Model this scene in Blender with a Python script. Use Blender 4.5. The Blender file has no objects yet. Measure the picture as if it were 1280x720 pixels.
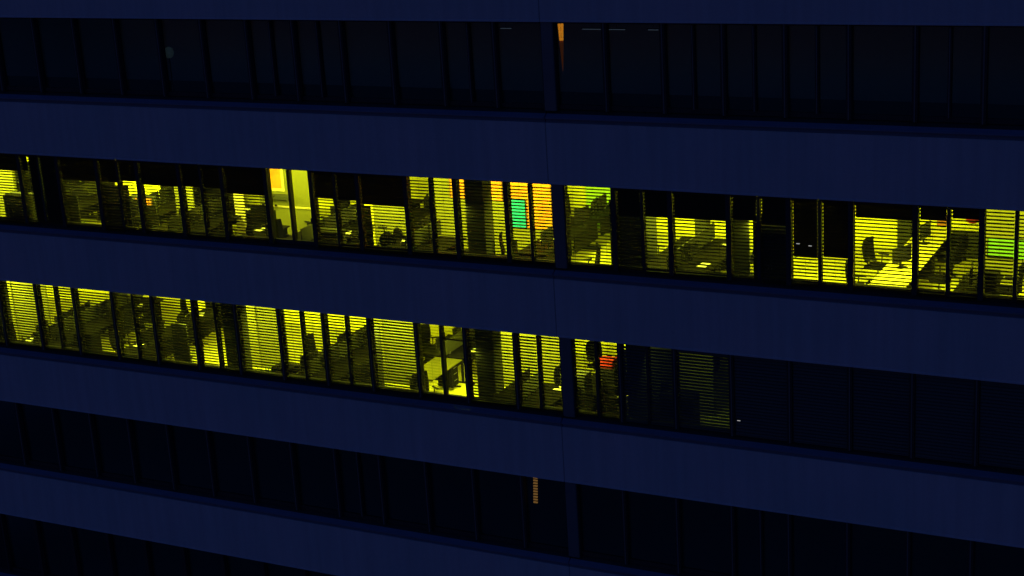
import bpy, bmesh, math, random
from mathutils import Vector, Matrix
random.seed(7)
R = math.radians
sc = bpy.context.scene
col = sc.collection

# ------------------------------------------------------------------ helpers
class MB:
    """collects boxes, bars and turned shapes; build() links them as one mesh object"""
    def __init__(s): s.v = []; s.f = []; s.m = []; s.mi = 0
    def add(s, vs, fs):
        o = len(s.v); s.v += [tuple(v) for v in vs]; s.f += [tuple(i + o for i in f) for f in fs]; s.m += [s.mi] * len(fs)
    def box(s, x0, x1, y0, y1, z0, z1, bev=0.0, rot=None):
        if x1 < x0: x0, x1 = x1, x0
        if bev <= 0:
            vs = [(x, y, z) for z in (z0, z1) for y in (y0, y1) for x in (x0, x1)]
            fs = [(0, 2, 3, 1), (4, 5, 7, 6), (0, 1, 5, 4), (2, 6, 7, 3), (0, 4, 6, 2), (1, 3, 7, 5)]
        else:
            b = min(bev, (x1 - x0) * .45, (y1 - y0) * .45, (z1 - z0) * .45)
            bm = bmesh.new(); bmesh.ops.create_cube(bm, size=1)
            for v in bm.verts:
                v.co = Vector((x0 + (v.co.x + .5) * (x1 - x0), y0 + (v.co.y + .5) * (y1 - y0), z0 + (v.co.z + .5) * (z1 - z0)))
            bmesh.ops.bevel(bm, geom=bm.edges[:], offset=b, segments=2, affect='EDGES', profile=.5)
            bm.verts.index_update()
            vs = [v.co.copy() for v in bm.verts]; fs = [tuple(v.index for v in f.verts) for f in bm.faces]; bm.free()
        if rot is not None: vs = [rot @ Vector(v) for v in vs]
        s.add(vs, fs)
    def prism(s, poly, x0, x1):                       # poly in (y, z), extruded along x
        n = len(poly)
        vs = [(x0, y, z) for y, z in poly] + [(x1, y, z) for y, z in poly]
        fs = [tuple(range(n - 1, -1, -1)), tuple(range(n, 2 * n))] + [(i, (i + 1) % n, (i + 1) % n + n, i + n) for i in range(n)]
        s.add(vs, fs)
    def tube(s, a, b, r0, r1=None, n=10, caps=True):
        r1 = r0 if r1 is None else r1
        a = Vector(a); b = Vector(b); d = (b - a).normalized()
        u = d.cross(Vector((0, 0, 1)) if abs(d.z) < .9 else Vector((1, 0, 0))).normalized(); w = d.cross(u)
        vs = []
        for c, r in ((a, r0), (b, r1)):
            for i in range(n):
                t = 2 * math.pi * i / n; vs.append(c + u * (math.cos(t) * r) + w * (math.sin(t) * r))
        fs = [(i, (i + 1) % n, (i + 1) % n + n, i + n) for i in range(n)]
        if caps: fs += [tuple(range(n - 1, -1, -1)), tuple(range(n, 2 * n))]
        s.add(vs, fs)
    def lathe(s, prof, c=(0, 0, 0), n=16, sy=1.0):    # prof: (r, z) bottom to top
        c = Vector(c); vs = []; fs = []
        for r, z in prof:
            for i in range(n):
                t = 2 * math.pi * i / n; vs.append(c + Vector((math.cos(t) * r, math.sin(t) * r * sy, z)))
        for k in range(len(prof) - 1):
            for i in range(n): fs.append((k * n + i, k * n + (i + 1) % n, (k + 1) * n + (i + 1) % n, (k + 1) * n + i))
        fs.append(tuple(range(n - 1, -1, -1))); fs.append(tuple(range((len(prof) - 1) * n, len(prof) * n)))
        s.add(vs, fs)
    def build(s, name, mats, parent=None, loc=(0, 0, 0), smooth=False):
        me = bpy.data.meshes.new(name); me.from_pydata([tuple(v) for v in s.v], [], s.f)
        if not isinstance(mats, (list, tuple)): mats = [mats]
        for m in mats: me.materials.append(m)
        if len(mats) > 1: me.polygons.foreach_set('material_index', s.m)
        bm = bmesh.new(); bm.from_mesh(me); bmesh.ops.recalc_face_normals(bm, faces=bm.faces); bm.to_mesh(me); bm.free()
        if smooth:
            me.polygons.foreach_set('use_smooth', [True] * len(me.polygons))
            try: me.set_sharp_from_angle(angle=R(40))
            except Exception: pass
        o = bpy.data.objects.new(name, me); col.objects.link(o); o.location = loc
        if parent is not None: o.parent = parent
        return o

def tag(o, label=None, cat=None, group=None, kind=None):
    if label: o['label'] = label
    if cat: o['category'] = cat
    if group: o['group'] = group
    if kind: o['kind'] = kind
    return o
def empty(name, loc, rz=0.0):
    o = bpy.data.objects.new(name, None); col.objects.link(o); o.location = loc; o.rotation_euler = (0, 0, rz); o.empty_display_size = .2
    return o
def kids(o): return [c for c in bpy.data.objects if c.parent is o]
KIDS = {}
def remember(root):
    KIDS[root.name] = [(c, kids(c)) for c in kids(root)]
    return root
def copy_thing(root, loc, rz, label, group=None):
    r = root.copy(); col.objects.link(r); r.location = loc; r.rotation_euler = (0, 0, rz); r['label'] = label
    if group: r['group'] = group
    for c, gs in KIDS[root.name]:
        d = c.copy(); col.objects.link(d); d.parent = r
        for g in gs:
            e = g.copy(); col.objects.link(e); e.parent = d
    return r

# ------------------------------------------------------------------ materials
def mat(name, base, rough=.7, metal=0.0, var=.12, scale=6.0, bump=0.0, spec=.3, stretch=(1, 1, 1), base2=None):
    m = bpy.data.materials.new(name); m.use_nodes = True; nt = m.node_tree; N = nt.nodes; L = nt.links
    b = N['Principled BSDF']; b.inputs['Roughness'].default_value = rough; b.inputs['Metallic'].default_value = metal
    b.inputs['Specular IOR Level'].default_value = spec
    tc = N.new('ShaderNodeTexCoord'); mp = N.new('ShaderNodeMapping'); mp.inputs['Scale'].default_value = stretch
    L.new(tc.outputs['Object'], mp.inputs['Vector'])
    n = N.new('ShaderNodeTexNoise'); n.inputs['Scale'].default_value = scale; n.inputs['Detail'].default_value = 5; n.inputs['Roughness'].default_value = .6
    L.new(mp.outputs['Vector'], n.inputs['Vector'])
    mx = N.new('ShaderNodeMix'); mx.data_type = 'RGBA'
    lo = tuple(c * (1 - var) for c in base) + (1,)
    hi = tuple(min(1, c * (1 + var)) for c in (base2 or base)) + (1,)
    mx.inputs[6].default_value = lo; mx.inputs[7].default_value = hi
    L.new(n.outputs['Fac'], mx.inputs[0]); L.new(mx.outputs[2], b.inputs['Base Color'])
    if bump > 0:
        bp = N.new('ShaderNodeBump'); bp.inputs['Strength'].default_value = bump; bp.inputs['Distance'].default_value = .01
        L.new(n.outputs['Fac'], bp.inputs['Height']); L.new(bp.outputs['Normal'], b.inputs['Normal'])
    return m
def emat(name, colr, strength):
    m = mat(name, tuple(min(1, c * .5) for c in colr), .5, var=.2)
    b = m.node_tree.nodes['Principled BSDF']; b.inputs['Emission Color'].default_value = (*colr, 1); b.inputs['Emission Strength'].default_value = strength
    return m
def glass_mat():
    m = bpy.data.materials.new('window_glass'); m.use_nodes = True; nt = m.node_tree; N = nt.nodes; L = nt.links
    N.remove(N['Principled BSDF']); out = N['Material Output']
    tr = N.new('ShaderNodeBsdfTransparent'); tr.inputs[0].default_value = (.93, .95, .88, 1)
    gl = N.new('ShaderNodeBsdfGlossy'); gl.inputs['Roughness'].default_value = .02; gl.inputs[0].default_value = (.85, .9, 1, 1)
    lw = N.new('ShaderNodeLayerWeight'); lw.inputs['Blend'].default_value = .5
    pw = N.new('ShaderNodeMath'); pw.operation = 'POWER'; pw.inputs[1].default_value = 5; L.new(lw.outputs['Facing'], pw.inputs[0])
    fr = N.new('ShaderNodeMath'); fr.operation = 'MULTIPLY_ADD'; fr.inputs[1].default_value = .95; fr.inputs[2].default_value = .10; L.new(pw.outputs[0], fr.inputs[0])
    tc = N.new('ShaderNodeTexCoord'); n = N.new('ShaderNodeTexNoise'); n.inputs['Scale'].default_value = 1.3
    bp = N.new('ShaderNodeBump'); bp.inputs['Strength'].default_value = .05; bp.inputs['Distance'].default_value = .02
    L.new(tc.outputs['Object'], n.inputs['Vector']); L.new(n.outputs['Fac'], bp.inputs['Height']); L.new(bp.outputs['Normal'], gl.inputs['Normal'])
    mx = N.new('ShaderNodeMixShader'); L.new(fr.outputs[0], mx.inputs[0]); L.new(tr.outputs[0], mx.inputs[1]); L.new(gl.outputs[0], mx.inputs[2])
    L.new(mx.outputs[0], out.inputs['Surface'])
    return m
def facade_mat():
    m = mat('facade_panel', (.255, .355, .56), .75, var=.09, scale=.5, base2=(.36, .35, .56), bump=.05, spec=.2)
    nt = m.node_tree; N = nt.nodes; L = nt.links
    b = N['Principled BSDF']; src = b.inputs['Base Color'].links[0].from_socket
    tc = N.new('ShaderNodeTexCoord')
    # faint rain streaks running down the panels
    mp = N.new('ShaderNodeMapping'); mp.inputs['Scale'].default_value = (3.2, 1, .16); L.new(tc.outputs['Object'], mp.inputs['Vector'])
    n2 = N.new('ShaderNodeTexNoise'); n2.inputs['Scale'].default_value = 1.6; n2.inputs['Detail'].default_value = 8; L.new(mp.outputs['Vector'], n2.inputs['Vector'])
    cr = N.new('ShaderNodeMapRange'); cr.inputs[1].default_value = .35; cr.inputs[2].default_value = .75; cr.inputs[3].default_value = .93; cr.inputs[4].default_value = 1.05
    L.new(n2.outputs['Fac'], cr.inputs[0])
    n3 = N.new('ShaderNodeTexNoise'); n3.inputs['Scale'].default_value = 45; n3.inputs['Detail'].default_value = 3; L.new(tc.outputs['Object'], n3.inputs['Vector'])
    c3 = N.new('ShaderNodeMapRange'); c3.inputs[3].default_value = .9; c3.inputs[4].default_value = 1.1; L.new(n3.outputs['Fac'], c3.inputs[0])
    mu = N.new('ShaderNodeMath'); mu.operation = 'MULTIPLY'; L.new(cr.outputs[0], mu.inputs[0]); L.new(c3.outputs[0], mu.inputs[1])
    vm = N.new('ShaderNodeVectorMath'); vm.operation = 'SCALE'; L.new(src, vm.inputs[0]); L.new(mu.outputs[0], vm.inputs['Scale'])
    L.new(vm.outputs[0], b.inputs['Base Color'])
    return m
M = dict(
    facade=facade_mat(), sill=mat('sill_metal', (.09, .135, .29), .45, .0, var=.2, scale=3, stretch=(1, 4, 4)),
    frame=mat('frame_metal', (.032, .035, .050), .6, .0, var=.2, spec=.1),
    strip=mat('cover_strip_metal', (.10, .11, .15), .5, .0, var=.15),
    column=mat('column_cladding', (.08, .10, .16), .5, var=.15, scale=2),
    slat=mat('slat_paint', (.030, .031, .020), .6, var=.2, scale=20, spec=.08),
    slat_blue=mat('slat_blue_grey', (.055, .068, .095), .6, var=.2, scale=20, spec=.1),  # slat paint with the blue of the sky put in
    slat_dark=mat('slat_bronze', (.036, .028, .016), .6, var=.2, scale=20, spec=.08),
    glass=glass_mat(),
    soffit=mat('soffit', (.05, .055, .08), .8),
    wall=mat('yellow_wall_paint', (.80, .78, .02), .85, var=.05, scale=2),  # yellow of the room light put into the wall colour
    wall_green=mat('lime_wall_paint', (.42, .72, .04), .85, var=.06, scale=2),
    wall_orange=mat('orange_wall_paint', (.46, .06, .006), .85, var=.1, scale=3, base2=(.52, .27, .008)),
    joint=mat('joint_sealant', (.17, .20, .33), .8),
    recess=mat('drip_recess', (.10, .13, .24), .8),  # dark colour for the shadow line under the sill lip
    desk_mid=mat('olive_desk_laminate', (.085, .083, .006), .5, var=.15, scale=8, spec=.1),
    wall_dim=mat('ochre_wall_paint', (.135, .135, .006), .85, var=.08, scale=1.5),  # wall yellow darkened further where lamps overlight it
    wall_near=mat('deep_yellow_paint', (.17, .168, .007), .85, var=.06, scale=2),  # wall yellow darkened to offset the close lamps
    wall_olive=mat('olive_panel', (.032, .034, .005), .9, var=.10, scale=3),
    wall_dark=mat('unlit_room_paint', (.40, .42, .55), .9, var=.1),
    carpet=mat('carpet', (.50, .48, .025), .95, var=.18, scale=14),  # yellow room light put into the carpet colour too
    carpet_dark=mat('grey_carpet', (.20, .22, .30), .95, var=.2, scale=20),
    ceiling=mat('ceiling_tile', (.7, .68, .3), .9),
    black=mat('black_plastic', (.007, .007, .005), .5, var=.2, scale=12, spec=.1),
    fabric=mat('dark_seat_fabric', (.006, .006, .004), .95, var=.3, scale=30, spec=.02),
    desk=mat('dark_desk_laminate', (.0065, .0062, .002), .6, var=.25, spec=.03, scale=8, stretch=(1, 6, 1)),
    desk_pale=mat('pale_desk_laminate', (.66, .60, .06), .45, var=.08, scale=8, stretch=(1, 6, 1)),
    metal=mat('brushed_metal', (.30, .30, .24), .35, .8, var=.15, scale=10),
    cream=mat('cream_paint', (.45, .40, .09), .6, var=.05),
    red=mat('red_plastic', (.24, .008, .003), .5, var=.1),
    brown=mat('brown_timber', (.16, .07, .015), .6, var=.3, scale=5, stretch=(1, 1, 8)),
    leaf=mat('leaf_green', (.03, .07, .012), .7, var=.4, scale=9),
    asphalt=mat('asphalt', (.12, .12, .13), .9, var=.3, scale=2, bump=.2),
)

def let_through(m, c, f):      # a thin woven slat lets a little of the room's light through
    nt = m.node_tree; b = nt.nodes['Principled BSDF']; t = nt.nodes.new('ShaderNodeBsdfTranslucent'); t.inputs[0].default_value = (*c, 1)
    mx = nt.nodes.new('ShaderNodeMixShader'); mx.inputs[0].default_value = f; nt.links.new(b.outputs[0], mx.inputs[1]); nt.links.new(t.outputs[0], mx.inputs[2]); nt.links.new(mx.outputs[0], nt.nodes['Material Output'].inputs[0])
let_through(M['slat_dark'], (.46, .40, .36), .10)
M['scr0'] = mat('dark_glass', (.015, .018, .03), .12, var=.1, spec=.6)
# ------------------------------------------------------------------ layout of the front
P = 1.32178            # bay width
H = 3.6                # storey height
N0, N1 = -14, 8        # first and last bay line that the windows use
def off(k, n):
    if k == 1: return -.02 + .003 * n
    if k == 2: return .035 + .005 * max(0, -n - 1)
    if k == 3: return .033 - .0022 * abs(n)
    return -.03
def U(k, n): return n * P + off(k, n)
def top(k): return -(k - 1) * H
ZW, ZF = -1.83, -2.75  # window foot and floor below the head line
YG = .20               # glass plane
SUB = {1: {-6, -5, -2, 2, 3, 4, 6}, 2: {-12, -10, -8, -6, -5, -3, -1, 1, 3, 4, 6, 7}, 3: {-12, -10, -8, -6, -5, -3, -1, 0, 1}, 4: {-5, 3}, 5: set()}

building = tag(empty('office_building', (0, 0, 0)), 'dark blue office block with long ribbon windows, two storeys lit yellow behind blinds', 'building')

XL, XR = -26.0, 17.0
JX = -.16              # joint in the front at the column
def spandrel(k):
    """solid band under window row k (its sill, face and soffit)"""
    t = top(k); nxt = top(k + 1)
    for (x0, x1, dy) in ((XL, JX - .012, 0.0), (JX + .012, XR, .004)):
        b = MB(); b.prism([(.012 + dy, t - 2.21), (.012 + dy, nxt + .05), (.0 + dy, nxt + .03), (.0 + dy, nxt), (.26, nxt), (.26, t - 2.21)], x0, x1)
        s = b.build('spandrel', M['facade'], building)
        c = MB(); c.prism([(.10, t - 2.020), (-.02, t - 2.09), (-.02, t - 2.12), (-.005, t - 2.12), (-.005, t - 2.105), (.10, t - 2.06)], x0, x1)
        c.build('sill', M['sill'], s)
        c = MB(); c.prism([(.255, t - 1.931), (.235, t - 1.931), (.101, t - 2.022), (.101, t - 2.08), (.17, t - 2.08), (.17, t - 1.995), (.255, t - 1.995)], x0, x1)
        c.build('sill_flashing', M['frame'], s)
        c = MB(); c.box(x0, x1, .045, .16, t - 2.205, t - 2.085); c.build('drip_recess', M['recess'], s)
    b = MB(); b.box(JX - .0115, JX + .0115, .018, .25, nxt + .002, t - 2.212); b.build('joint', M['joint'], building)
for k in (0, 1, 2, 3, 4, 5): spandrel(k)

for k in range(1, 6):    # slabs between the storeys
    t = top(k)
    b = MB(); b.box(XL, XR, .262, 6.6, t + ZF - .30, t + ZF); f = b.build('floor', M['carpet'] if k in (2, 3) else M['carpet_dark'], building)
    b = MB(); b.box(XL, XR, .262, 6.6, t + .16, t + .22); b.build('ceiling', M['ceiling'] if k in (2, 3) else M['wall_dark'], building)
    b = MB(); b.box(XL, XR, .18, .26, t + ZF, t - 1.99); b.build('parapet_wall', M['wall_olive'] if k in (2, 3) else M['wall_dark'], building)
    b = MB(); b.box(U(k, 0) - .15, U(k, 0) + .135, .05, .26, t - 1.96, t - .002, .02); b.build('column', M['column'], building)
b = MB(); b.box(XL, XR, .27, 6.6, top(0) + ZF, top(0) + ZF + .1); b.build('roof_slab', M['wall_dark'], building)

def back_wall(k, x0, x1, m, y=6.2, z1=None):
    t = top(k); b = MB(); b.box(x0, x1, y, y + .12, t + ZF, t + (.16 if z1 is None else z1)); return b.build('inner_wall', M[m], building)
def cross_wall(k, x, m, y0=.30, y1=6.2):
    t = top(k); b = MB(); b.box(x - .05, x + .05, y0, y1, t + ZF, t + .16); return b.build('inner_wall', M[m], building)
for k in (1, 4, 5): back_wall(k, XL, XR, 'wall_dark')

# ------------------------------------------------------------------ windows with their blinds
SP = .075
def slat(b, x0, x1, y, z, ang, w=.08):
    c, s = math.cos(ang) * w / 2, math.sin(ang) * w / 2
    # a thin curved strip: outer edge, crown, inner edge
    nx, nz = -math.sin(ang) * .006, math.cos(ang) * .006
    pts = [(y - c, z + s), (y + nx * -1, z + nz), (y + c, z - s)]
    o = len(b.v); th = .0012
    for x in (x0, x1):
        for (py, pz) in pts: b.v.append((x, py, pz)); b.v.append((x, py, pz - th))
    def q(*i): b.f.append(tuple(o + j for j in i)); b.m.append(b.mi)
    for a in (0, 2):
        q(a, a + 2, a + 8, a + 6); q(a + 1, a + 7, a + 9, a + 3)
    q(0, 6, 7, 1); q(4, 5, 11, 10); q(0, 1, 3, 2); q(2, 3, 5, 4); q(6, 8, 9, 7); q(8, 10, 11, 9)
def blind(parent, k, x0, x1, closed, mname, n_=0, ang=R(-7), foot=None, shut_ang=R(74), gap=.03):
    """closed: length from the head down that is shut; the rest hangs with level slats"""
    t = top(k); b = MB(); z = t - .035
    foot = ZW + .02 if foot is None else foot
    xa = x0 + .012; z += random.uniform(-.02, .02); ang += random.uniform(-.06, .06)
    if closed: z += .03
    b.box(xa, x1 - .008, .09, .165, t - (.085 if closed or (k == 3 and n_ >= 2) else .03), t - .003)
    while z > t + foot:
        z -= SP; sh = (t - z) < closed
        jit = random.uniform(-.03, .03)
        if sh:
            slat(b, xa + gap, x1 - .008, .127, z, shut_ang + jit * .3, w=.088)
            b.box(xa, xa + gap, .115, .14, z - .012, z + .026)
        else:
            slat(b, xa, x1 - .008, .127, z, ang + jit)
    b.box(xa, x1 - .008, .10, .155, z - SP * .8, z - SP * .8 + .022)
    for cx in ((xa + .16, x1 - .17) if x1 - xa > .8 else (xa + (x1 - xa) * .5,)):
        b.box(cx - .002, cx + .002, .1265, .1285, z - .03, t - .03)
    return b.build('blind', M[mname], parent)

# per bay: (mode, shut length) for a wide bay, or two of them for a divided bay
O = ('open', 0)
B2 = {-14: [('part', .5)], -13: [('part', .5)], -12: [('shut', 0), ('shut', 0)], -11: [('part', .68)], -10: [('part', .62), ('part', .62)],
      -9: [('part', .62)], -8: [('part', .62), ('part', .66)], -7: [('part', .74)], -6: [None, None], -5: [('part', .70), ('part', .70)],
      -4: [('part', .78)], -3: [O, O], -2: [O], -1: [O, O], 0: [O], 1: [('part', .64), ('part', .64)], 2: [('part', .62)],
      3: [('part', .60), ('part', .60)], 4: [('part', 1.28), ('part', 1.28)], 5: [('part', .33)], 6: [('part', .30), ('part', .30)], 7: [O, O]}
B3 = {n: [O, O] if n in SUB[3] else [O] for n in range(N0, N1)}
B3[-3] = [('tilt', 0), ('few', 0)]
def window(k, n):
    t = top(k); xa, xb = U(k, n), U(k, n + 1)
    if n == 0: xa += .135
    if n == -1: xb -= .15
    hl = .055 if n != 0 else .02; hr = .055 if n != -1 else .02
    z0, z1 = t + ZW, t - .002
    f = MB()
    f.box(xa, xa + hl, .075, .25, t - 1.93, z1); f.box(xb - hr, xb, .075, .25, t - 1.93, z1)
    f.box(xa + hl, xb - hr, .17, .25, t - 1.93, z0); f.box(xa + hl, xb - hr, .17, .25, z1 - .05, z1)
    fr = f.build('window', M['frame'], building)
    panes = [(xa + hl, xb - hr)]
    if n in SUB[k]:
        xm = (xa + xb) / 2; hm = .034
        m = MB(); m.box(xm - hm, xm + hm, .105, .245, z0, z1 - .05); m.build('mullion', M['frame'], fr)
        if k in (1, 4):
            m = MB(); m.box(xm - .009, xm + .009, .092, .104, z0, z1 - .05); m.build('cover_strip', M['strip'], fr)
        panes = [(xa + hl, xm - hm), (xm + hm, xb - hr)]
    if n != 0 and k in (1, 4, 3):
        m = MB(); m.box(xa - .012, xa + .012, .058, .074, t - 1.93, z1); m.build('cover_strip', M['strip'], fr)
    g = MB()
    for x0, x1 in panes:

        e0, e1, e2 = (random.uniform(-.006, .006) for _ in range(3))
        g.box(x0, x1, YG, YG + .008, z0, z1 - .05)
        g.v[-8:] = [(vx, vy + (e0 if vx == x0 else e1) + (e2 if vz > z0 + .1 else 0), vz) for vx, vy, vz in g.v[-8:]]
    g.build('pane', M['glass'], fr)
    spec = {2: B2, 3: B3}.get(k)
    if spec:
        for (x0, x1), s in zip(panes, spec[n]):
            if s is None: continue
            mode, L = s
            mn = 'slat_dark' if (k == 2 and n != -12 and (n < 0 or n > 3)) else 'slat'
            if k == 3 and n >= 1: blind(fr, k, x0, x1, 0, 'slat_blue', n_=n, ang=R(-20 if n < 3 else -46)); continue
            if k == 2 and n == -12 and x0 < U(k, n) + .2: blind(fr, k, x0, x0 + .23, .5, mn)
            if mode == 'open': blind(fr, k, x0, x1, 0, mn)
            elif mode == 'part': blind(fr, k, x0, x1, L, mn)
            elif mode == 'shut': blind(fr, k, x0 + (.24 if n == -12 and x0 < U(k, n) + .2 else 0), x1, 9, mn)
            elif mode == 'tilt': blind(fr, k, x0, x1, 0, mn, ang=R(12))
            elif mode == 'few': blind(fr, k, x0, x1, 0, mn, ang=R(14), foot=-.30)
for k in (1, 2, 3, 4):
    for n in range(N0, N1): window(k, n)
for n in range(N0, N0 + 10): window(5, n)
for k in range(1, 6):    # dark glazing beyond the picture
    b = MB(); b.box(XL, U(k, N0), .2, .25, top(k) - 1.93, top(k) - .002)
    b.box(U(k, N1 if k < 5 else N0 + 10), XR, .2, .25, top(k) - 1.93, top(k) - .002); b.build('dark_glazing', M['scr0'], building)

# ------------------------------------------------------------------ inside of the lit storeys
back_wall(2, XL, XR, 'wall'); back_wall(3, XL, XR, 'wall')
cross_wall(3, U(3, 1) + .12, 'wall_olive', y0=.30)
def lamp(x, k, power, c=(.95, 1, .10), y=1.3, sx=.9, sy=1.4, tilt=48):
    l = bpy.data.lights.new('ceiling_light', 'AREA'); l.shape = 'RECTANGLE'; l.size = sx; l.size_y = sy; l.energy = power; l.color = c
    o = bpy.data.objects.new('ceiling_light', l); col.objects.link(o); o.location = (x, y, top(k) - .45); o.rotation_euler = (R(tilt), 0, 0)
    return o
PW = 125
for i in range(-19, 8, 2):
    lamp((i + .5) * P, 2, PW * {-7: 1.0, -1: 2.7, 1: 2.5}.get(i, 1.9 if i > -10 else 2.7))
for i in range(-19, 1, 2):
    lamp((i + .5) * P, 3, PW * 2.25)

# ===FURN===
# ------------------------------------------------------------------ furniture kinds
CAM = Vector((15.38265, -31.99508, 4.90449))
ORD = 'first second third fourth fifth sixth seventh eighth ninth tenth eleventh twelfth thirteenth fourteenth'.split()
items = []             # (kind phrase, thing, storey, bay, depth)
def bay_of(x, y, z, k):
    t = (.12 - CAM.y) / (y - CAM.y); xx = CAM.x + (x - CAM.x) * t
    return math.floor((xx - off(k, 0)) / P)
def bay_words(n): return (ORD[n] + ' bay right of column') if n >= 0 else (ORD[min(13, -n - 1)] + ' bay left of column')
STOREY = {1: 'top dark storey', 2: 'upper lit storey', 3: 'lower lit storey', 4: 'dark storey below'}
def note(o, phrase, k, x, y, z):
    items.append((phrase, o, k, bay_of(x, y, z, k), y)); return o

def proto_desk(pale=False, top_m=None):
    r = empty('office_desk', (0, 0, 0)); tag(r, 'desk', 'desk')
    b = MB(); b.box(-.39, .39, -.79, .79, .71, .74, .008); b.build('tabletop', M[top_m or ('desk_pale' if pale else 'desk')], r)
    for s in (-1, 1):
        b = MB(); b.box(-.34, .34, s * .70 - .02, s * .70 + .02, .66, .70); b.box(-.03, .03, s * .70 - .025, s * .70 + .025, .04, .67)
        b.box(-.34, .34, s * .70 - .03, s * .70 + .03, 0, .04, .01); b.build('leg', M['black'], r)
    b = MB(); b.box(-.36, -.34, -.68, .68, .30, .69); b.build('modesty_panel', M['desk'], r)
    b = MB(); b.box(-.1, .32, .30, .66, .12, .70, .01); d = b.build('drawer_unit', M['desk'], r)
    b = MB()
    for z in (.28, .46, .62): b.tube((.335, .40, z), (.335, .56, z), .007, n=6)
    b.build('handle', M['metal'], d)
    return remember(r)
def proto_chair(kind):
    r = empty('office_chair', (0, 0, 0)); tag(r, 'chair', 'chair')
    b = MB(); b.box(-.24, .24, -.24, .24, .43, .50, .035); b.build('seat', M['fabric'], r, smooth=True)
    b = MB()
    if kind == 'mesh':      # tall shaped back
        n = 7
        rows = []
        for i in range(n + 1):
            t = i / n; z = .56 + .52 * t; hw = .20 + .035 * math.sin(t * math.pi); dy = .21 + .05 * math.sin(t * 2.6) + .03 * t
            rows.append((z, hw, dy))
        for s0 in (0, .035):
            for z, hw, dy in rows:
                for j in range(5):
                    a = (j / 4 - .5) * 2; b.v.append((hw * a, dy + s0 - .04 * a * a, z))
        m = (n + 1) * 5
        for i in range(n):
            for j in range(4):
                q = i * 5 + j
                b.f.append((q, q + 1, q + 6, q + 5)); b.m.append(0); b.f.append((m + q, m + q + 5, m + q + 6, m + q + 1)); b.m.append(0)
        ring = [j for j in range(5)] + [i * 5 + 4 for i in range(1, n + 1)] + [n * 5 + j for j in (3, 2, 1, 0)] + [i * 5 for i in range(n - 1, 0, -1)]
        for i in range(len(ring)):
            p, q = ring[i], ring[(i + 1) % len(ring)]; b.f.append((p, m + p, m + q, q)); b.m.append(0)
    else:                   # round back
        for t in range(1):
            b.lathe([(.06, -.03), (.19, -.025), (.215, 0), (.19, .025), (.06, .03)], n=20)
        mrot = Matrix.Rotation(R(84), 4, 'X')
        b.v = [tuple(mrot @ Vector((v[0], v[1] * 1.12, v[2])) + Vector((0, .25, .80))) for v in b.v]
    b.build('backrest', M['fabric'], r, smooth=True)
    b = MB(); b.tube((0, .12, .45), (0, .27, .48), .018); b.tube((0, .27, .48), (0, .27, .74), .018); b.build('back_bracket', M['black'], r)
    b = MB(); b.tube((0, 0, .10), (0, 0, .30), .03); b.tube((0, 0, .30), (0, 0, .44), .018); b.build('post', M['metal'], r)
    b = MB()
    for i in range(5):
        t = i * 2 * math.pi / 5; c, s = math.cos(t), math.sin(t)
        b.tube((c * .03, s * .03, .11), (c * .29, s * .29, .075), .022, .014, n=6); b.tube((c * .29 - s * .02, s * .29 + c * .02, .03), (c * .29 + s * .02, s * .29 - c * .02, .03), .03, n=10)
    b.build('star_base', M['black'], r)
    for s in (-1, 1):
        b = MB(); b.tube((s * .26, .05, .45), (s * .28, .05, .66), .014, n=6); b.box(s * .28 - .03, s * .28 + .03, -.12, .14, .66, .69, .012); b.build('armrest', M['black'], r)
    return remember(r)
def proto_monitor():       # screen looks along -y
    r = empty('monitor', (0, 0, 0)); tag(r, 'monitor', 'monitor')
    b = MB(); b.box(-.28, .28, -.02, .02, .13, .48, .01); b.box(-.12, .12, .015, .045, .2, .4, .01); b.build('casing', M['black'], r)
    b = MB(); b.box(-.265, .265, -.0225, -.0205, .15, .465); b.build('screen', M['scr'], r)
    b = MB(); b.box(-.03, .03, .03, .05, .01, .3); b.box(-.12, .12, -.08, .10, 0, .014, .005); b.build('stand', M['black'], r)
    return remember(r)
def proto_divider():
    r = empty('desk_screen', (0, 0, 0)); tag(r, 'screen', 'divider')
    b = MB(); b.box(-.015, .015, -.78, .78, .76, 1.14, .008); b.build('panel', M['wall_olive'], r)
    for s in (-1, 1):
        b = MB(); b.box(-.03, .03, s * .6 - .02, s * .6 + .02, .742, .80); b.build('bracket', M['metal'], r)
    return remember(r)
def proto_papers():
    r = MB()
    for i in range(4): r.box(-.105 + .004 * i, .105 + .004 * i, -.15 - .003 * i, .15 - .003 * i, .004 * i + .001 * i, .005 * i + .004)
    o = r.build('paper_stack', M['paper']); tag(o, 'papers', 'paper'); KIDS[o.name] = []; return o
def proto_plant():
    r = empty('potted_plant', (0, 0, 0)); tag(r, 'plant', 'plant')
    b = MB(); b.lathe([(.10, 0), (.13, .2), (.145, .22), (.14, .24), (.11, .225)]); b.build('pot', M['cream'], r, smooth=True)
    b = MB()
    for i in range(26):
        a = i * 2.4; l = .3 + .35 * random.random(); e = R(35 + 45 * random.random()); c = Vector((math.cos(a), math.sin(a), 0)); s = Vector((-math.sin(a), math.cos(a), 0))
        p0 = Vector((0, 0, .22)); p1 = p0 + (c * math.cos(e) + Vector((0, 0, math.sin(e)))) * l * .6; p2 = p0 + (c * math.cos(e) * 1.5 + Vector((0, 0, math.sin(e) * .9))) * l
        wd = .035; b.add([p0 - s * .008, p0 + s * .008, p1 + s * wd, p1 - s * wd, p2], [(0, 1, 2, 3), (3, 2, 4)])
    b.build('foliage', M['leaf'], r)
    return remember(r)
M['scr'] = mat('dark_screen_glass', (.012, .012, .012), .15, var=.05, spec=.5)
M['paper'] = mat('white_paper', (.55, .53, .25), .8, var=.03)
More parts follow.
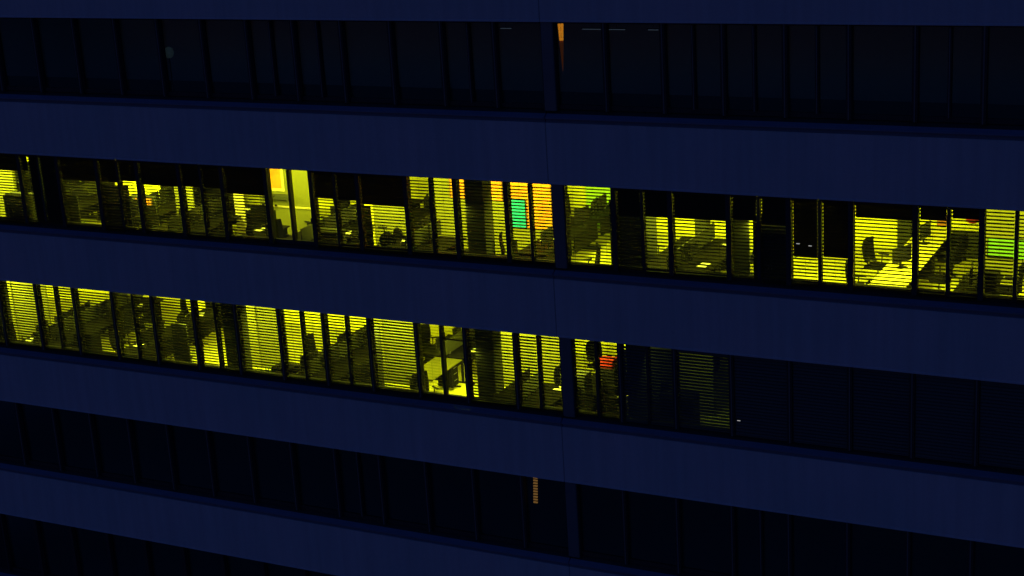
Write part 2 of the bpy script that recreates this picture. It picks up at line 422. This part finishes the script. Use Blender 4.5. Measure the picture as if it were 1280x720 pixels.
pdm = proto_desk(top_m='desk_mid'); pd, pdp, pcm, pcr, pm, pv, pp, pl = proto_desk(), proto_desk(True), proto_chair('mesh'), proto_chair('round'), proto_monitor(), proto_divider(), proto_papers(), proto_plant()
protos = [pdm, pd, pdp, pcm, pcr, pm, pv, pp, pl]
GR = {'desk': 'desks in the lit offices', 'chair': 'chairs in the lit offices', 'monitor': 'monitors on the office desks', 'divider': 'low screens between the desks', 'paper': 'paper stacks on the desks', 'plant': 'potted plants in the offices'}
def put(proto, phrase, k, x, y, rz=0.0, h=0.0):
    z = top(k) + ZF + h
    n = bay_of(x, y, z, k)
    if n < N0 or n >= N1: return None
    o = copy_thing(proto, (x, y, z), rz, '', GR[proto['category']])
    return note(o, phrase, k, x, y, z)
def one(kname, cat, phrase, k, x, y, builder, rz=0.0, h=0.0):
    """a single thing, given by builder(root)"""
    z = top(k) + ZF + h; r = empty(kname, (x, y, z), rz); tag(r, '', cat); builder(r); return note(r, phrase, k, x, y, z)

rnd = random.Random(11)
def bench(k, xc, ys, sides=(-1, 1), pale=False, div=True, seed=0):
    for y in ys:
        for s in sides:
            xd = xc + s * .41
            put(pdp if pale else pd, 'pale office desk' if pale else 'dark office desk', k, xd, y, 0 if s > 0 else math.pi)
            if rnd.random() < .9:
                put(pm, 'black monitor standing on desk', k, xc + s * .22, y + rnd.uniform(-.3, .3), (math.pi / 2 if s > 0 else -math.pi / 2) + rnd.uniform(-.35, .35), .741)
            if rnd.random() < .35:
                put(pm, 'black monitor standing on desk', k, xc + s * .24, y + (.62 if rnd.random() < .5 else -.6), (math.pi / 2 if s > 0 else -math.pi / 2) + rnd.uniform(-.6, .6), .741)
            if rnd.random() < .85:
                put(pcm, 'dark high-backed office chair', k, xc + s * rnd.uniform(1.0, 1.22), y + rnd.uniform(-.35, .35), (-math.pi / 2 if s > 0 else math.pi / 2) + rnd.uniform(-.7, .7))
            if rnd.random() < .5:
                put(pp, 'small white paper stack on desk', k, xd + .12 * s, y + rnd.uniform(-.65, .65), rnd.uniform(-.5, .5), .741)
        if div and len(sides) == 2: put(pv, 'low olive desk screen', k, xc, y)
# upper lit storey
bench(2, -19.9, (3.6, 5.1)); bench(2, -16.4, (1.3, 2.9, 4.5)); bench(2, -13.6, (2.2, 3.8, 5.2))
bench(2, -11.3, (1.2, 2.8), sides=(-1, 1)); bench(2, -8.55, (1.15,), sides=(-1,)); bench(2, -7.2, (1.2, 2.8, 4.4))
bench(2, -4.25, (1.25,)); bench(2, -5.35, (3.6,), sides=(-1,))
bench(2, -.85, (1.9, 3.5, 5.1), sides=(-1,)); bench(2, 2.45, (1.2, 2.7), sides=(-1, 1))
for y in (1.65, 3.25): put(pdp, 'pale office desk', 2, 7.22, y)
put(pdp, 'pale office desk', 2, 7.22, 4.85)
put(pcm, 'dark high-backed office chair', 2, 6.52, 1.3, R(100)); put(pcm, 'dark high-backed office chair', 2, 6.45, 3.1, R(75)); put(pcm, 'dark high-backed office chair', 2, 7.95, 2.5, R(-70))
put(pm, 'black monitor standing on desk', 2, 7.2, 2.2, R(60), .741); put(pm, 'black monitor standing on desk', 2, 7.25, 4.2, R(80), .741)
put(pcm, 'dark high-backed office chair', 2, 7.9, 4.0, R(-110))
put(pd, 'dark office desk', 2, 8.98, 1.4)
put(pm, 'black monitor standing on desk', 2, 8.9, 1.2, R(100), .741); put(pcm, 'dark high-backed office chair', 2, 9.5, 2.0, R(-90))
put(pcr, 'dark round-backed office chair', 2, -5.2, 1.3, R(200)); put(pcr, 'dark round-backed office chair', 2, -4.98, 1.75, R(160))
put(pcr, 'dark round-backed office chair', 2, -8.85, .95, R(150)); put(pcm, 'dark high-backed office chair', 2, .25, 1.0, R(-60)); put(pcm, 'dark high-backed office chair', 2, -1.3, .9, R(100))
put(pl, 'leafy potted plant', 2, 4.15, 3.4); put(pl, 'leafy potted plant', 2, -15.0, 1.1, 0, 0); put(pl, 'leafy potted plant', 2, -7.4, .8)
# lower lit storey
for xc, ys in ((-16.5, (1.2, 2.8, 4.4)), (-7.55, (1.3, 2.9, 4.5)), (-4.9, (3.9, )), (-1.55, (1.2,)), (.15, (2.4, 4.0))):
    bench(3, xc, ys)
bench(3, -13.1, (1.3, 2.9, 4.5), sides=(-1,))
put(pdm, 'olive-topped office desk', 3, -4.75, 2.2); put(pcm, 'dark high-backed office chair', 3, -4.25, .85, R(60)); put(pl, 'leafy potted plant', 3, -9.15, 1.0); put(pl, 'leafy potted plant', 3, -16.1, .6)
put(pl, 'leafy potted plant', 3, -8.85, 1.3); put(pcm, 'dark high-backed office chair', 3, -11.9, 1.0, R(30))

# free-standing panels and cabinets
def panel(k, x0, x1, y, h, m, phrase):
    def bd(r):
        w_ = (x1 - x0) / 2
        b = MB(); b.box(-w_, w_, -.02, .02, .06, h, .008); b.build('panel', M[m], r)
        for s in (-1, 1):
            b = MB(); b.box(s * (w_ - .08) - .02, s * (w_ - .08) + .02, -.16, .16, 0, .055, .01); b.build('foot', M['black'], r)
    return one('partition_screen', 'partition', phrase, k, (x0 + x1) / 2, y, bd)
def cabinet(k, x0, x1, y, h, m, phrase, d=.4):
    def bd(r):
        w_ = (x1 - x0) / 2
        b = MB(); b.box(-w_, w_, -d / 2, d / 2, .05, h, .01); b.box(-w_ + .03, w_ - .03, -d / 2 + .03, d / 2 - .02, 0, .05); b.build('body', M[m], r)
        for s in (-1, 1):
            b = MB(); b.box(min(s * .005, s * (w_ - .01)), max(s * .005, s * (w_ - .01)), -d / 2 - .018, -d / 2 - .001, .07, h - .03, .004); dd = b.build('door', M[m], r)
            b = MB(); b.tube((s * .04, -d / 2 - .035, h * .5 - .06), (s * .04, -d / 2 - .035, h * .5 + .06), .006, n=6); b.build('handle', M['metal'], dd)
    return one('cabinet', 'cabinet', phrase, k, (x0 + x1) / 2, y, bd)
panel(2, -13.52, -12.62, .62, 1.9, 'wall_olive', 'tall olive partition panel')
panel(2, -5.72, -5.36, .8, 1.74, 'wall_olive', 'narrow olive partition panel')
panel(2, 1.02, 1.86, .62, 2.3, 'wall_olive', 'tall olive partition panel')
panel(2, .80, 1.38, 2.5, 2.1, 'wall_olive', 'wide olive partition panel')
panel(2, 3.72, 4.16, 1.0, 2.2, 'wall_olive', 'narrow olive partition panel')
panel(2, -15.5, -14.5, .75, 1.5, 'wall_olive', 'low olive partition panel')
panel(2, -12.15, -11.55, 1.9, 2.3, 'wall_near', 'tall ochre partition panel')
cabinet(3, 1.75, 2.6, 1.6, 1.05, 'black', 'waist-high black cabinet in dim room')
panel(2, -10.68, -10.36, 2.5, 2.1, 'cream', 'narrow cream partition panel')  # stands in for the bright strip at an open door
panel(3, -6.15, -5.85, 1.5, 2.0, 'wall_olive', 'narrow olive partition panel')
panel(3, -12.0, -11.5, .9, 1.7, 'wall_olive', 'narrow olive partition panel')
cabinet(2, 4.43, 5.2, .62, 2.15, 'black', 'tall black cabinet')
cabinet(2, 7.15, 8.35, 5.9, .58, 'wall_olive', 'low olive cabinet against back wall')
cabinet(2, 9.05, 9.45, 1.15, 1.12, 'desk', 'waist-high dark cabinet')
cabinet(2, -6.9, -6.2, .7, 1.1, 'wall_olive', 'waist-high olive cabinet')
cabinet(2, -16.9, -16.1, .7, 1.45, 'wall_olive', 'shoulder-high olive cabinet')
cabinet(3, -.75, -.1, 1.5, 1.35, 'wall_olive', 'shoulder-high olive cabinet')
cabinet(3, -.05, .45, 2.0, 1.38, 'black', 'shoulder-high black cabinet')
cabinet(3, -15.2, -14.6, .8, 1.2, 'desk', 'waist-high dark cabinet')
cabinet(3, -8.6, -8.0, .7, .95, 'desk', 'waist-high dark cabinet')
def redbox(r):
    b = MB(); b.box(-.18, .18, -.15, .15, 0, .14, .01); b.build('carton', M['red'], r)
    b = MB(); b.box(-.19, .19, -.16, .16, .14, .20, .01); b.build('lid', M['red'], r)
one('storage_box', 'box', 'red storage box on top of black cabinet', 3, .2, 2.0, redbox, h=1.385)

# ------------------------------------------------------------------ fixed parts of the lit storeys
def wbox(k, name, m, x0, x1, y0, y1, h0, h1, bev=.0):
    b = MB(); f_ = top(k) + ZF; b.box(x0, x1, y0, y1, f_ + h0, f_ + h1, bev); return b.build(name, M[m], building)
for k in (2, 3):
    for xc in (-18.4, -10.1 if k == 3 else -18.39, -2.58):
        if xc == -18.39: continue
        wbox(k, 'pillar', 'wall_olive', xc - .25, xc + .25, .95, 1.4, 0, 2.905, .02)
wbox(2, 'pillar', 'wall_olive', 1.76, 2.06, 4.0, 4.3, 0, 2.905)
wbox(2, 'pillar', 'wall_olive', 6.2, 6.52, 5.9, 6.195, 0, 2.905)
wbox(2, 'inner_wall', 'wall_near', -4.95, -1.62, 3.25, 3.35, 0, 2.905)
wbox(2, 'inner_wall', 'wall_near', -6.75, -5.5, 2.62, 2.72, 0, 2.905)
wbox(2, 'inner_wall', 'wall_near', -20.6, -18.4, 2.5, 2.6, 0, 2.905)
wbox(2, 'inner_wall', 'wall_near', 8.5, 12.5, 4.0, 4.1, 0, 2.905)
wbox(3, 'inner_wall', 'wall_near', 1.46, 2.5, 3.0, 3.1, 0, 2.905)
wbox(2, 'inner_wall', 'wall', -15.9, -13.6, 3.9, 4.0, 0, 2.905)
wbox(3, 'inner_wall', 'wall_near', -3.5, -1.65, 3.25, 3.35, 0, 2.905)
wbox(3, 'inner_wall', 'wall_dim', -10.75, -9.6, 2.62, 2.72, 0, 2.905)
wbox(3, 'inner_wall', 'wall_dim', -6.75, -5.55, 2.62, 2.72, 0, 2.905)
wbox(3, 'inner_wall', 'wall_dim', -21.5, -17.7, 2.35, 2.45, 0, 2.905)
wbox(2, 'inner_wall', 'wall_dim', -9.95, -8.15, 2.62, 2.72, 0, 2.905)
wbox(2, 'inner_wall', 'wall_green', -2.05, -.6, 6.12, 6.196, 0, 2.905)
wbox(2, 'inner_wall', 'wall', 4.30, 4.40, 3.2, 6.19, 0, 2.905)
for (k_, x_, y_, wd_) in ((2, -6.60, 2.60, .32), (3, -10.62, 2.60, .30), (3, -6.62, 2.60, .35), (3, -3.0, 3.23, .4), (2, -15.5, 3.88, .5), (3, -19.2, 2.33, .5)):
    wbox(k_, 'pilaster', 'wall_near' if k_ == 3 else 'wall', x_ - wd_ / 2, x_ + wd_ / 2, y_ - .03, y_ + .018, 0, 2.9, .004)  # added strip, imitates the brighter part of these walls in paint
def flat(kname, cat, phrase, k, x0, x1, y, h0, h1, m, fm='black', fr=.02):
    def bd(r):
        w_, hh = (x1 - x0) / 2, h1 - h0
        b = MB(); b.box(-w_ + fr, w_ - fr, -.02, -.004, fr, hh - fr); b.build('picture' if kname != 'wall_screen' else 'screen', M[m], r)
        b = MB(); b.box(-w_, w_, -.028, 0, 0, fr); b.box(-w_, w_, -.028, 0, hh - fr, hh); b.box(-w_, -w_ + fr, -.028, 0, fr, hh - fr); b.box(w_ - fr, w_, -.028, 0, fr, hh - fr)
        b.build('frame', M[fm], r)
    return one(kname, cat, phrase, k, (x0 + x1) / 2, y, bd, h=h0)
M['teal'] = emat('teal_screen', (.01, .50, .36), .55)  # picture given its own glow, the yellow lamps lack blue
M['lime'] = emat('lime_screen', (.22, .55, .02), .15)  # green panel given a glow of its own
flat('pin_board', 'board', 'large orange board on yellow wall', 2, -4.5, -3.0, 3.245, 1.38, 2.6, 'wall_orange', 'brown')
flat('pin_board', 'board', 'tall orange board behind teal screen', 2, -2.97, -1.66, 3.245, .72, 2.6, 'wall_orange', 'brown')
flat('wall_screen', 'screen', 'lit teal screen on the tall orange board', 2, -2.90, -2.36, 3.21, .74, 1.47, 'teal')
flat('wall_screen', 'screen', 'lit lime green wall screen', 2, 8.68, 9.6, 3.995, .58, 1.05, 'lime')
flat('pin_board', 'board', 'small orange board', 2, -13.55, -13.0, 1.95, 1.02, 1.22, 'wall_orange', 'brown')
panel(2, -13.7, -12.9, 2.0, 1.3, 'wall_olive', 'low olive partition panel')
flat('picture_frame', 'picture', 'cream framed picture above olive shelf', 2, -9.72, -9.10, 2.615, 1.46, 2.5, 'wall_orange', 'cream', .07)
def shelf(r):
    b = MB(); b.box(-.42, .42, -.16, 0, 0, .12, .005); b.build('board', M['wall_olive'], r)
    for s in (-1, 1):
        b = MB(); b.prism([(-.12, -.001), (0, -.001), (0, -.14)], s * .3 - .012, s * .3 + .012); b.build('bracket', M['metal'], r)
one('wall_shelf', 'shelf', 'olive wall shelf below cream framed picture', 2, -9.3, 2.614, shelf, h=1.26)
def rail(r):
    b = MB(); b.box(-.85, .85, -.03, 0, 0, .045, .005); b.build('rail', M['cream'], r)
    for i in range(3):
        b = MB(); b.tube((-.72 + .2 * i, -.03, .03), (-.72 + .2 * i, -.09, .05), .012, n=8); b.lathe([(.01, 0), (.035, .02), (.035, .05), (.01, .07)], (-.72 + .2 * i, -.10, .03), n=8); b.build('hook', M['black'], r)
one('coat_rail', 'coat rail', 'white coat rail with black hooks', 2, -9.05, 2.614, rail, h=1.02)
def stand(r):
    b = MB(); b.tube((0, 0, .03), (0, 0, 1.5), .018, n=8); b.build('pole', M['black'], r)
    b = MB(); b.lathe([(.16, 0), (.16, .02), (.03, .04)], n=16); b.build('base', M['black'], r)
    for i in range(4):
        a = i * math.pi / 2 + .4; b = MB(); b.tube((0, 0, 1.40), (math.cos(a) * .14, math.sin(a) * .14, 1.52), .012, n=6); b.build('hook', M['black'], r)
one('coat_stand', 'coat stand', 'thin black coat stand before yellow wall', 2, -9.1, 1.9, stand)
def redlamp(r):
    b = MB(); b.lathe([(.05, 0), (.15, .05), (.17, .15), (.13, .27), (.04, .31)], n=16); b.build('shade', M['red'], r, smooth=True)
    b = MB(); b.tube((0, 0, .31), (0, 0, 2.02), .006, n=6); b.build('cord', M['black'], r)
one('pendant_lamp', 'lamp', 'round red pendant lamp by back wall', 2, 8.0, 5.75, redlamp, h=.86)
def brownpic(r):
    b = MB(); b.box(-.12, .12, -.02, 0, 0, .3, .004); b.build('cover', M['brown'], r)
    b = MB(); b.box(-.10, .10, -.024, -.021, .02, .28); b.build('sheet', M['wall_orange'], r)
one('wall_notice', 'notice', 'small brown notice on back wall', 2, 7.2, 6.195, brownpic, h=.62)

# ------------------------------------------------------------------ reflections, glints and slat light built as small glowing shapes
M['amber'] = emat('amber_glow', (1, .36, .02), .50); M['amber_dim'] = emat('amber_dim', (1, .25, .03), .03)
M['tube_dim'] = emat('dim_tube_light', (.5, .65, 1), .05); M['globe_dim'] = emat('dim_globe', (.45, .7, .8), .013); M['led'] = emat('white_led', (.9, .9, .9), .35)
def lantern(r):
    b = MB()
    for i in range(5):
        z = -.10 - i * .075
        for j in range(8):
            a0 = j * math.pi / 4 + (i % 2) * .39; rr = .062 - i * .004
            pts = [(math.cos(a0 + q) * rr, math.sin(a0 + q) * rr) for q in (.05, .37, .70)]
            b.add([(x, y, z) for x, y in pts] + [(x, y, z - .06) for x, y in pts] + [(x * .8, y * .8, z) for x, y in pts] + [(x * .8, y * .8, z - .06) for x, y in pts],
                  [(0, 1, 4, 3), (1, 2, 5, 4), (6, 9, 10, 7), (7, 10, 11, 8), (0, 6, 7, 1), (1, 7, 8, 2), (3, 4, 10, 9), (4, 5, 11, 10), (0, 3, 9, 6), (2, 8, 11, 5)])
    b.build('shade', M['amber'], r)
    b = MB(); b.lathe([(.004, -1.15), (.018, -.98), (.035, -.70), (.05, -.49)], n=10); b.build('tassel', M['amber_dim'], r)
    b = MB(); b.tube((0, 0, -.02), (0, 0, -.6), .006, n=6); b.lathe([(.05, -.05), (.05, -.01)], n=10); b.build('rod', M['black'], r)
x = empty('hanging_lantern', (.085, .55, top(1) - .02)); tag(x, 'amber glowing lantern hanging behind glass beside the column, top dark storey', 'lantern'); lantern(x)  # glowing shape added for an amber reflection in the glass
def ribs(r):
    for i in range(10):
        b = MB(); b.box(-.055 - .004 * i, .055 - .004 * i, -.02, .02, -.06 - i * .072, -.03 - i * .072, .004); b.build('rib', M['amber_rib'], r)
    b = MB(); b.box(-.075, .03, .022, .035, -.76, -.01); b.build('backing', M['black'], r)
M['amber_rib'] = emat('amber_rib', (1, .5, .14), .17)
x = empty('strip_lamp', (-1.13, .42, top(4) - .16)); tag(x, 'amber ribbed strip lamp glowing in the dark storey below the lit ones', 'lamp'); ribs(x)  # amber light seen between slats, built as glowing ribs
x = empty('globe_lamp', (-10.6, .42, top(1) - 1.25)); tag(x, 'dim bluish globe lamp behind the far left glass, top dark storey', 'lamp')  # globe and stem added for a pale reflection in the glass
b = MB(); b.lathe([(.05, .22), (.10, .27), (.125, .36), (.10, .45), (.04, .49)], n=14); b.build('globe', M['globe_dim'], x, smooth=True)  # globe shape added for the pale reflection
b = MB(); b.tube((0, 0, -1.5), (0, 0, .24), .012, n=8); b.lathe([(.14, -1.5), (.14, -1.47), (.02, -1.45)], n=14); b.build('stem', M['black'], x)
for xx0, xx1, wds in ((.66, 1.12, 'longest'), (1.27, 1.66, 'second'), (2.19, 2.42, 'short rightmost'), (-1.33, -1.06, 'short leftmost')):
    x = empty('strip_light', ((xx0 + xx1) / 2, .42, top(1) - .21)); tag(x, wds + ' dim white strip light below the head of the top dark windows', 'light', 'strip lights in the top dark storey')  # glowing tube added for a reflected light near the window head
    w_ = (xx1 - xx0) / 2; b = MB(); b.tube((-w_, 0, 0), (w_, 0, 0), .010, n=8); b.build('tube', M['tube_dim'], x)
    b = MB(); b.box(-w_ - .02, w_ + .02, -.02, .02, .012, .03); b.tube((0, 0, .03), (0, 0, .36), .004, n=6); b.build('holder', M['black'], x)
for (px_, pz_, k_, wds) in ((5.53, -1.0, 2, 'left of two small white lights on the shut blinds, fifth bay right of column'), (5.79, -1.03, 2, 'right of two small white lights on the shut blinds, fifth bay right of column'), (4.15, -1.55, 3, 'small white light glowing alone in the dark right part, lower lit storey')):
    x = empty('indicator_light', (px_, .082, top(k_) + pz_)); tag(x, wds, 'light')  # added glowing tube standing in for a white glint
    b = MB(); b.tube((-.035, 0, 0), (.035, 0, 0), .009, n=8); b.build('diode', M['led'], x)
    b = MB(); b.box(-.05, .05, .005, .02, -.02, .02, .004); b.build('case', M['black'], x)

for p_ in protos:
    for c_, gs in KIDS.get(p_.name, []):
        for g_ in gs: bpy.data.objects.remove(g_)
        bpy.data.objects.remove(c_)
    bpy.data.objects.remove(p_)
# labels: kind, storey, bay, order from the glass
from collections import defaultdict
gr = defaultdict(list)
for it in items: gr[(it[0], it[2], it[3])].append(it)
for (ph, k, n), its in gr.items():
    its.sort(key=lambda t: t[4])
    for i, it in enumerate(its):
        lab = ph + ', ' + STOREY[k] + ', ' + bay_words(n)
        if len(its) > 1: lab += ', ' + ('nearest glass' if i == 0 else 'deepest' if i == len(its) - 1 else ORD[i] + ' back')
        it[1]['label'] = lab
# ===END FURN===
lamp(2.2, 3, 12, (.85, 1, .35)); lamp(4.4, 3, 6, (.8, 1, .4))
# ------------------------------------------------------------------ ground far below, outside the picture
b = MB(); b.box(-400, 400, -400, 400, -34.5, -34.2); tag(b.build('ground', M['asphalt']), kind='structure')

# ------------------------------------------------------------------ sky and light
w = bpy.data.worlds.new('World'); sc.world = w; w.use_nodes = True; nt = w.node_tree
bg = nt.nodes['Background']; sky = nt.nodes.new('ShaderNodeTexSky'); sky.sky_type = 'NISHITA'; sky.sun_disc = False
sky.sun_elevation = R(float(__import__('os').environ.get('EL','-.4'))); sky.sun_rotation = R(200); sky.altitude = 50; sky.ozone_density = 4.0
tint = nt.nodes.new('ShaderNodeMix'); tint.data_type = 'RGBA'; tint.blend_type = 'MULTIPLY'; tint.inputs[0].default_value = 1; tint.inputs[7].default_value = (.95, 1.22, 1.5, 1)
nt.links.new(sky.outputs[0], tint.inputs[6]); nt.links.new(tint.outputs[2], bg.inputs[0]); bg.inputs[1].default_value = float(__import__('os').environ.get('ST','.15'))
sl = bpy.data.lights.new('sun', 'SUN'); sl.energy = .004; sl.angle = R(20); sl.color = (.45, .55, 1)
so = bpy.data.objects.new('sun', sl); col.objects.link(so); so.rotation_euler = (R(55), 0, R(20))

# ------------------------------------------------------------------ camera
a, bb, c = -0.47881, 0.29646, -0.0622
f = Vector((math.sin(a) * math.cos(bb), math.cos(a) * math.cos(bb), -math.sin(bb)))
r = Vector((math.cos(a), -math.sin(a), 0)); u = r.cross(f)
r2 = r * math.cos(c) + u * math.sin(c); u2 = -r * math.sin(c) + u * math.cos(c)
cd = bpy.data.cameras.new('camera'); cam = bpy.data.objects.new('camera', cd); col.objects.link(cam)
mw = Matrix((r2, u2, -f)).transposed().to_4x4(); mw.translation = Vector((15.38265, -31.99508, 4.90449)); cam.matrix_world = mw
cd.sensor_width = 36; cd.lens = 2050.52 / 1280 * 36; cd.clip_start = .5; cd.clip_end = 2000
sc.camera = cam

sc.view_settings.view_transform = 'Standard'; sc.view_settings.look = 'None'; sc.view_settings.exposure = 0; sc.view_settings.gamma = 1
sc.cycles.use_denoising = True
sc.cycles.max_bounces = 6; sc.cycles.transparent_max_bounces = 12
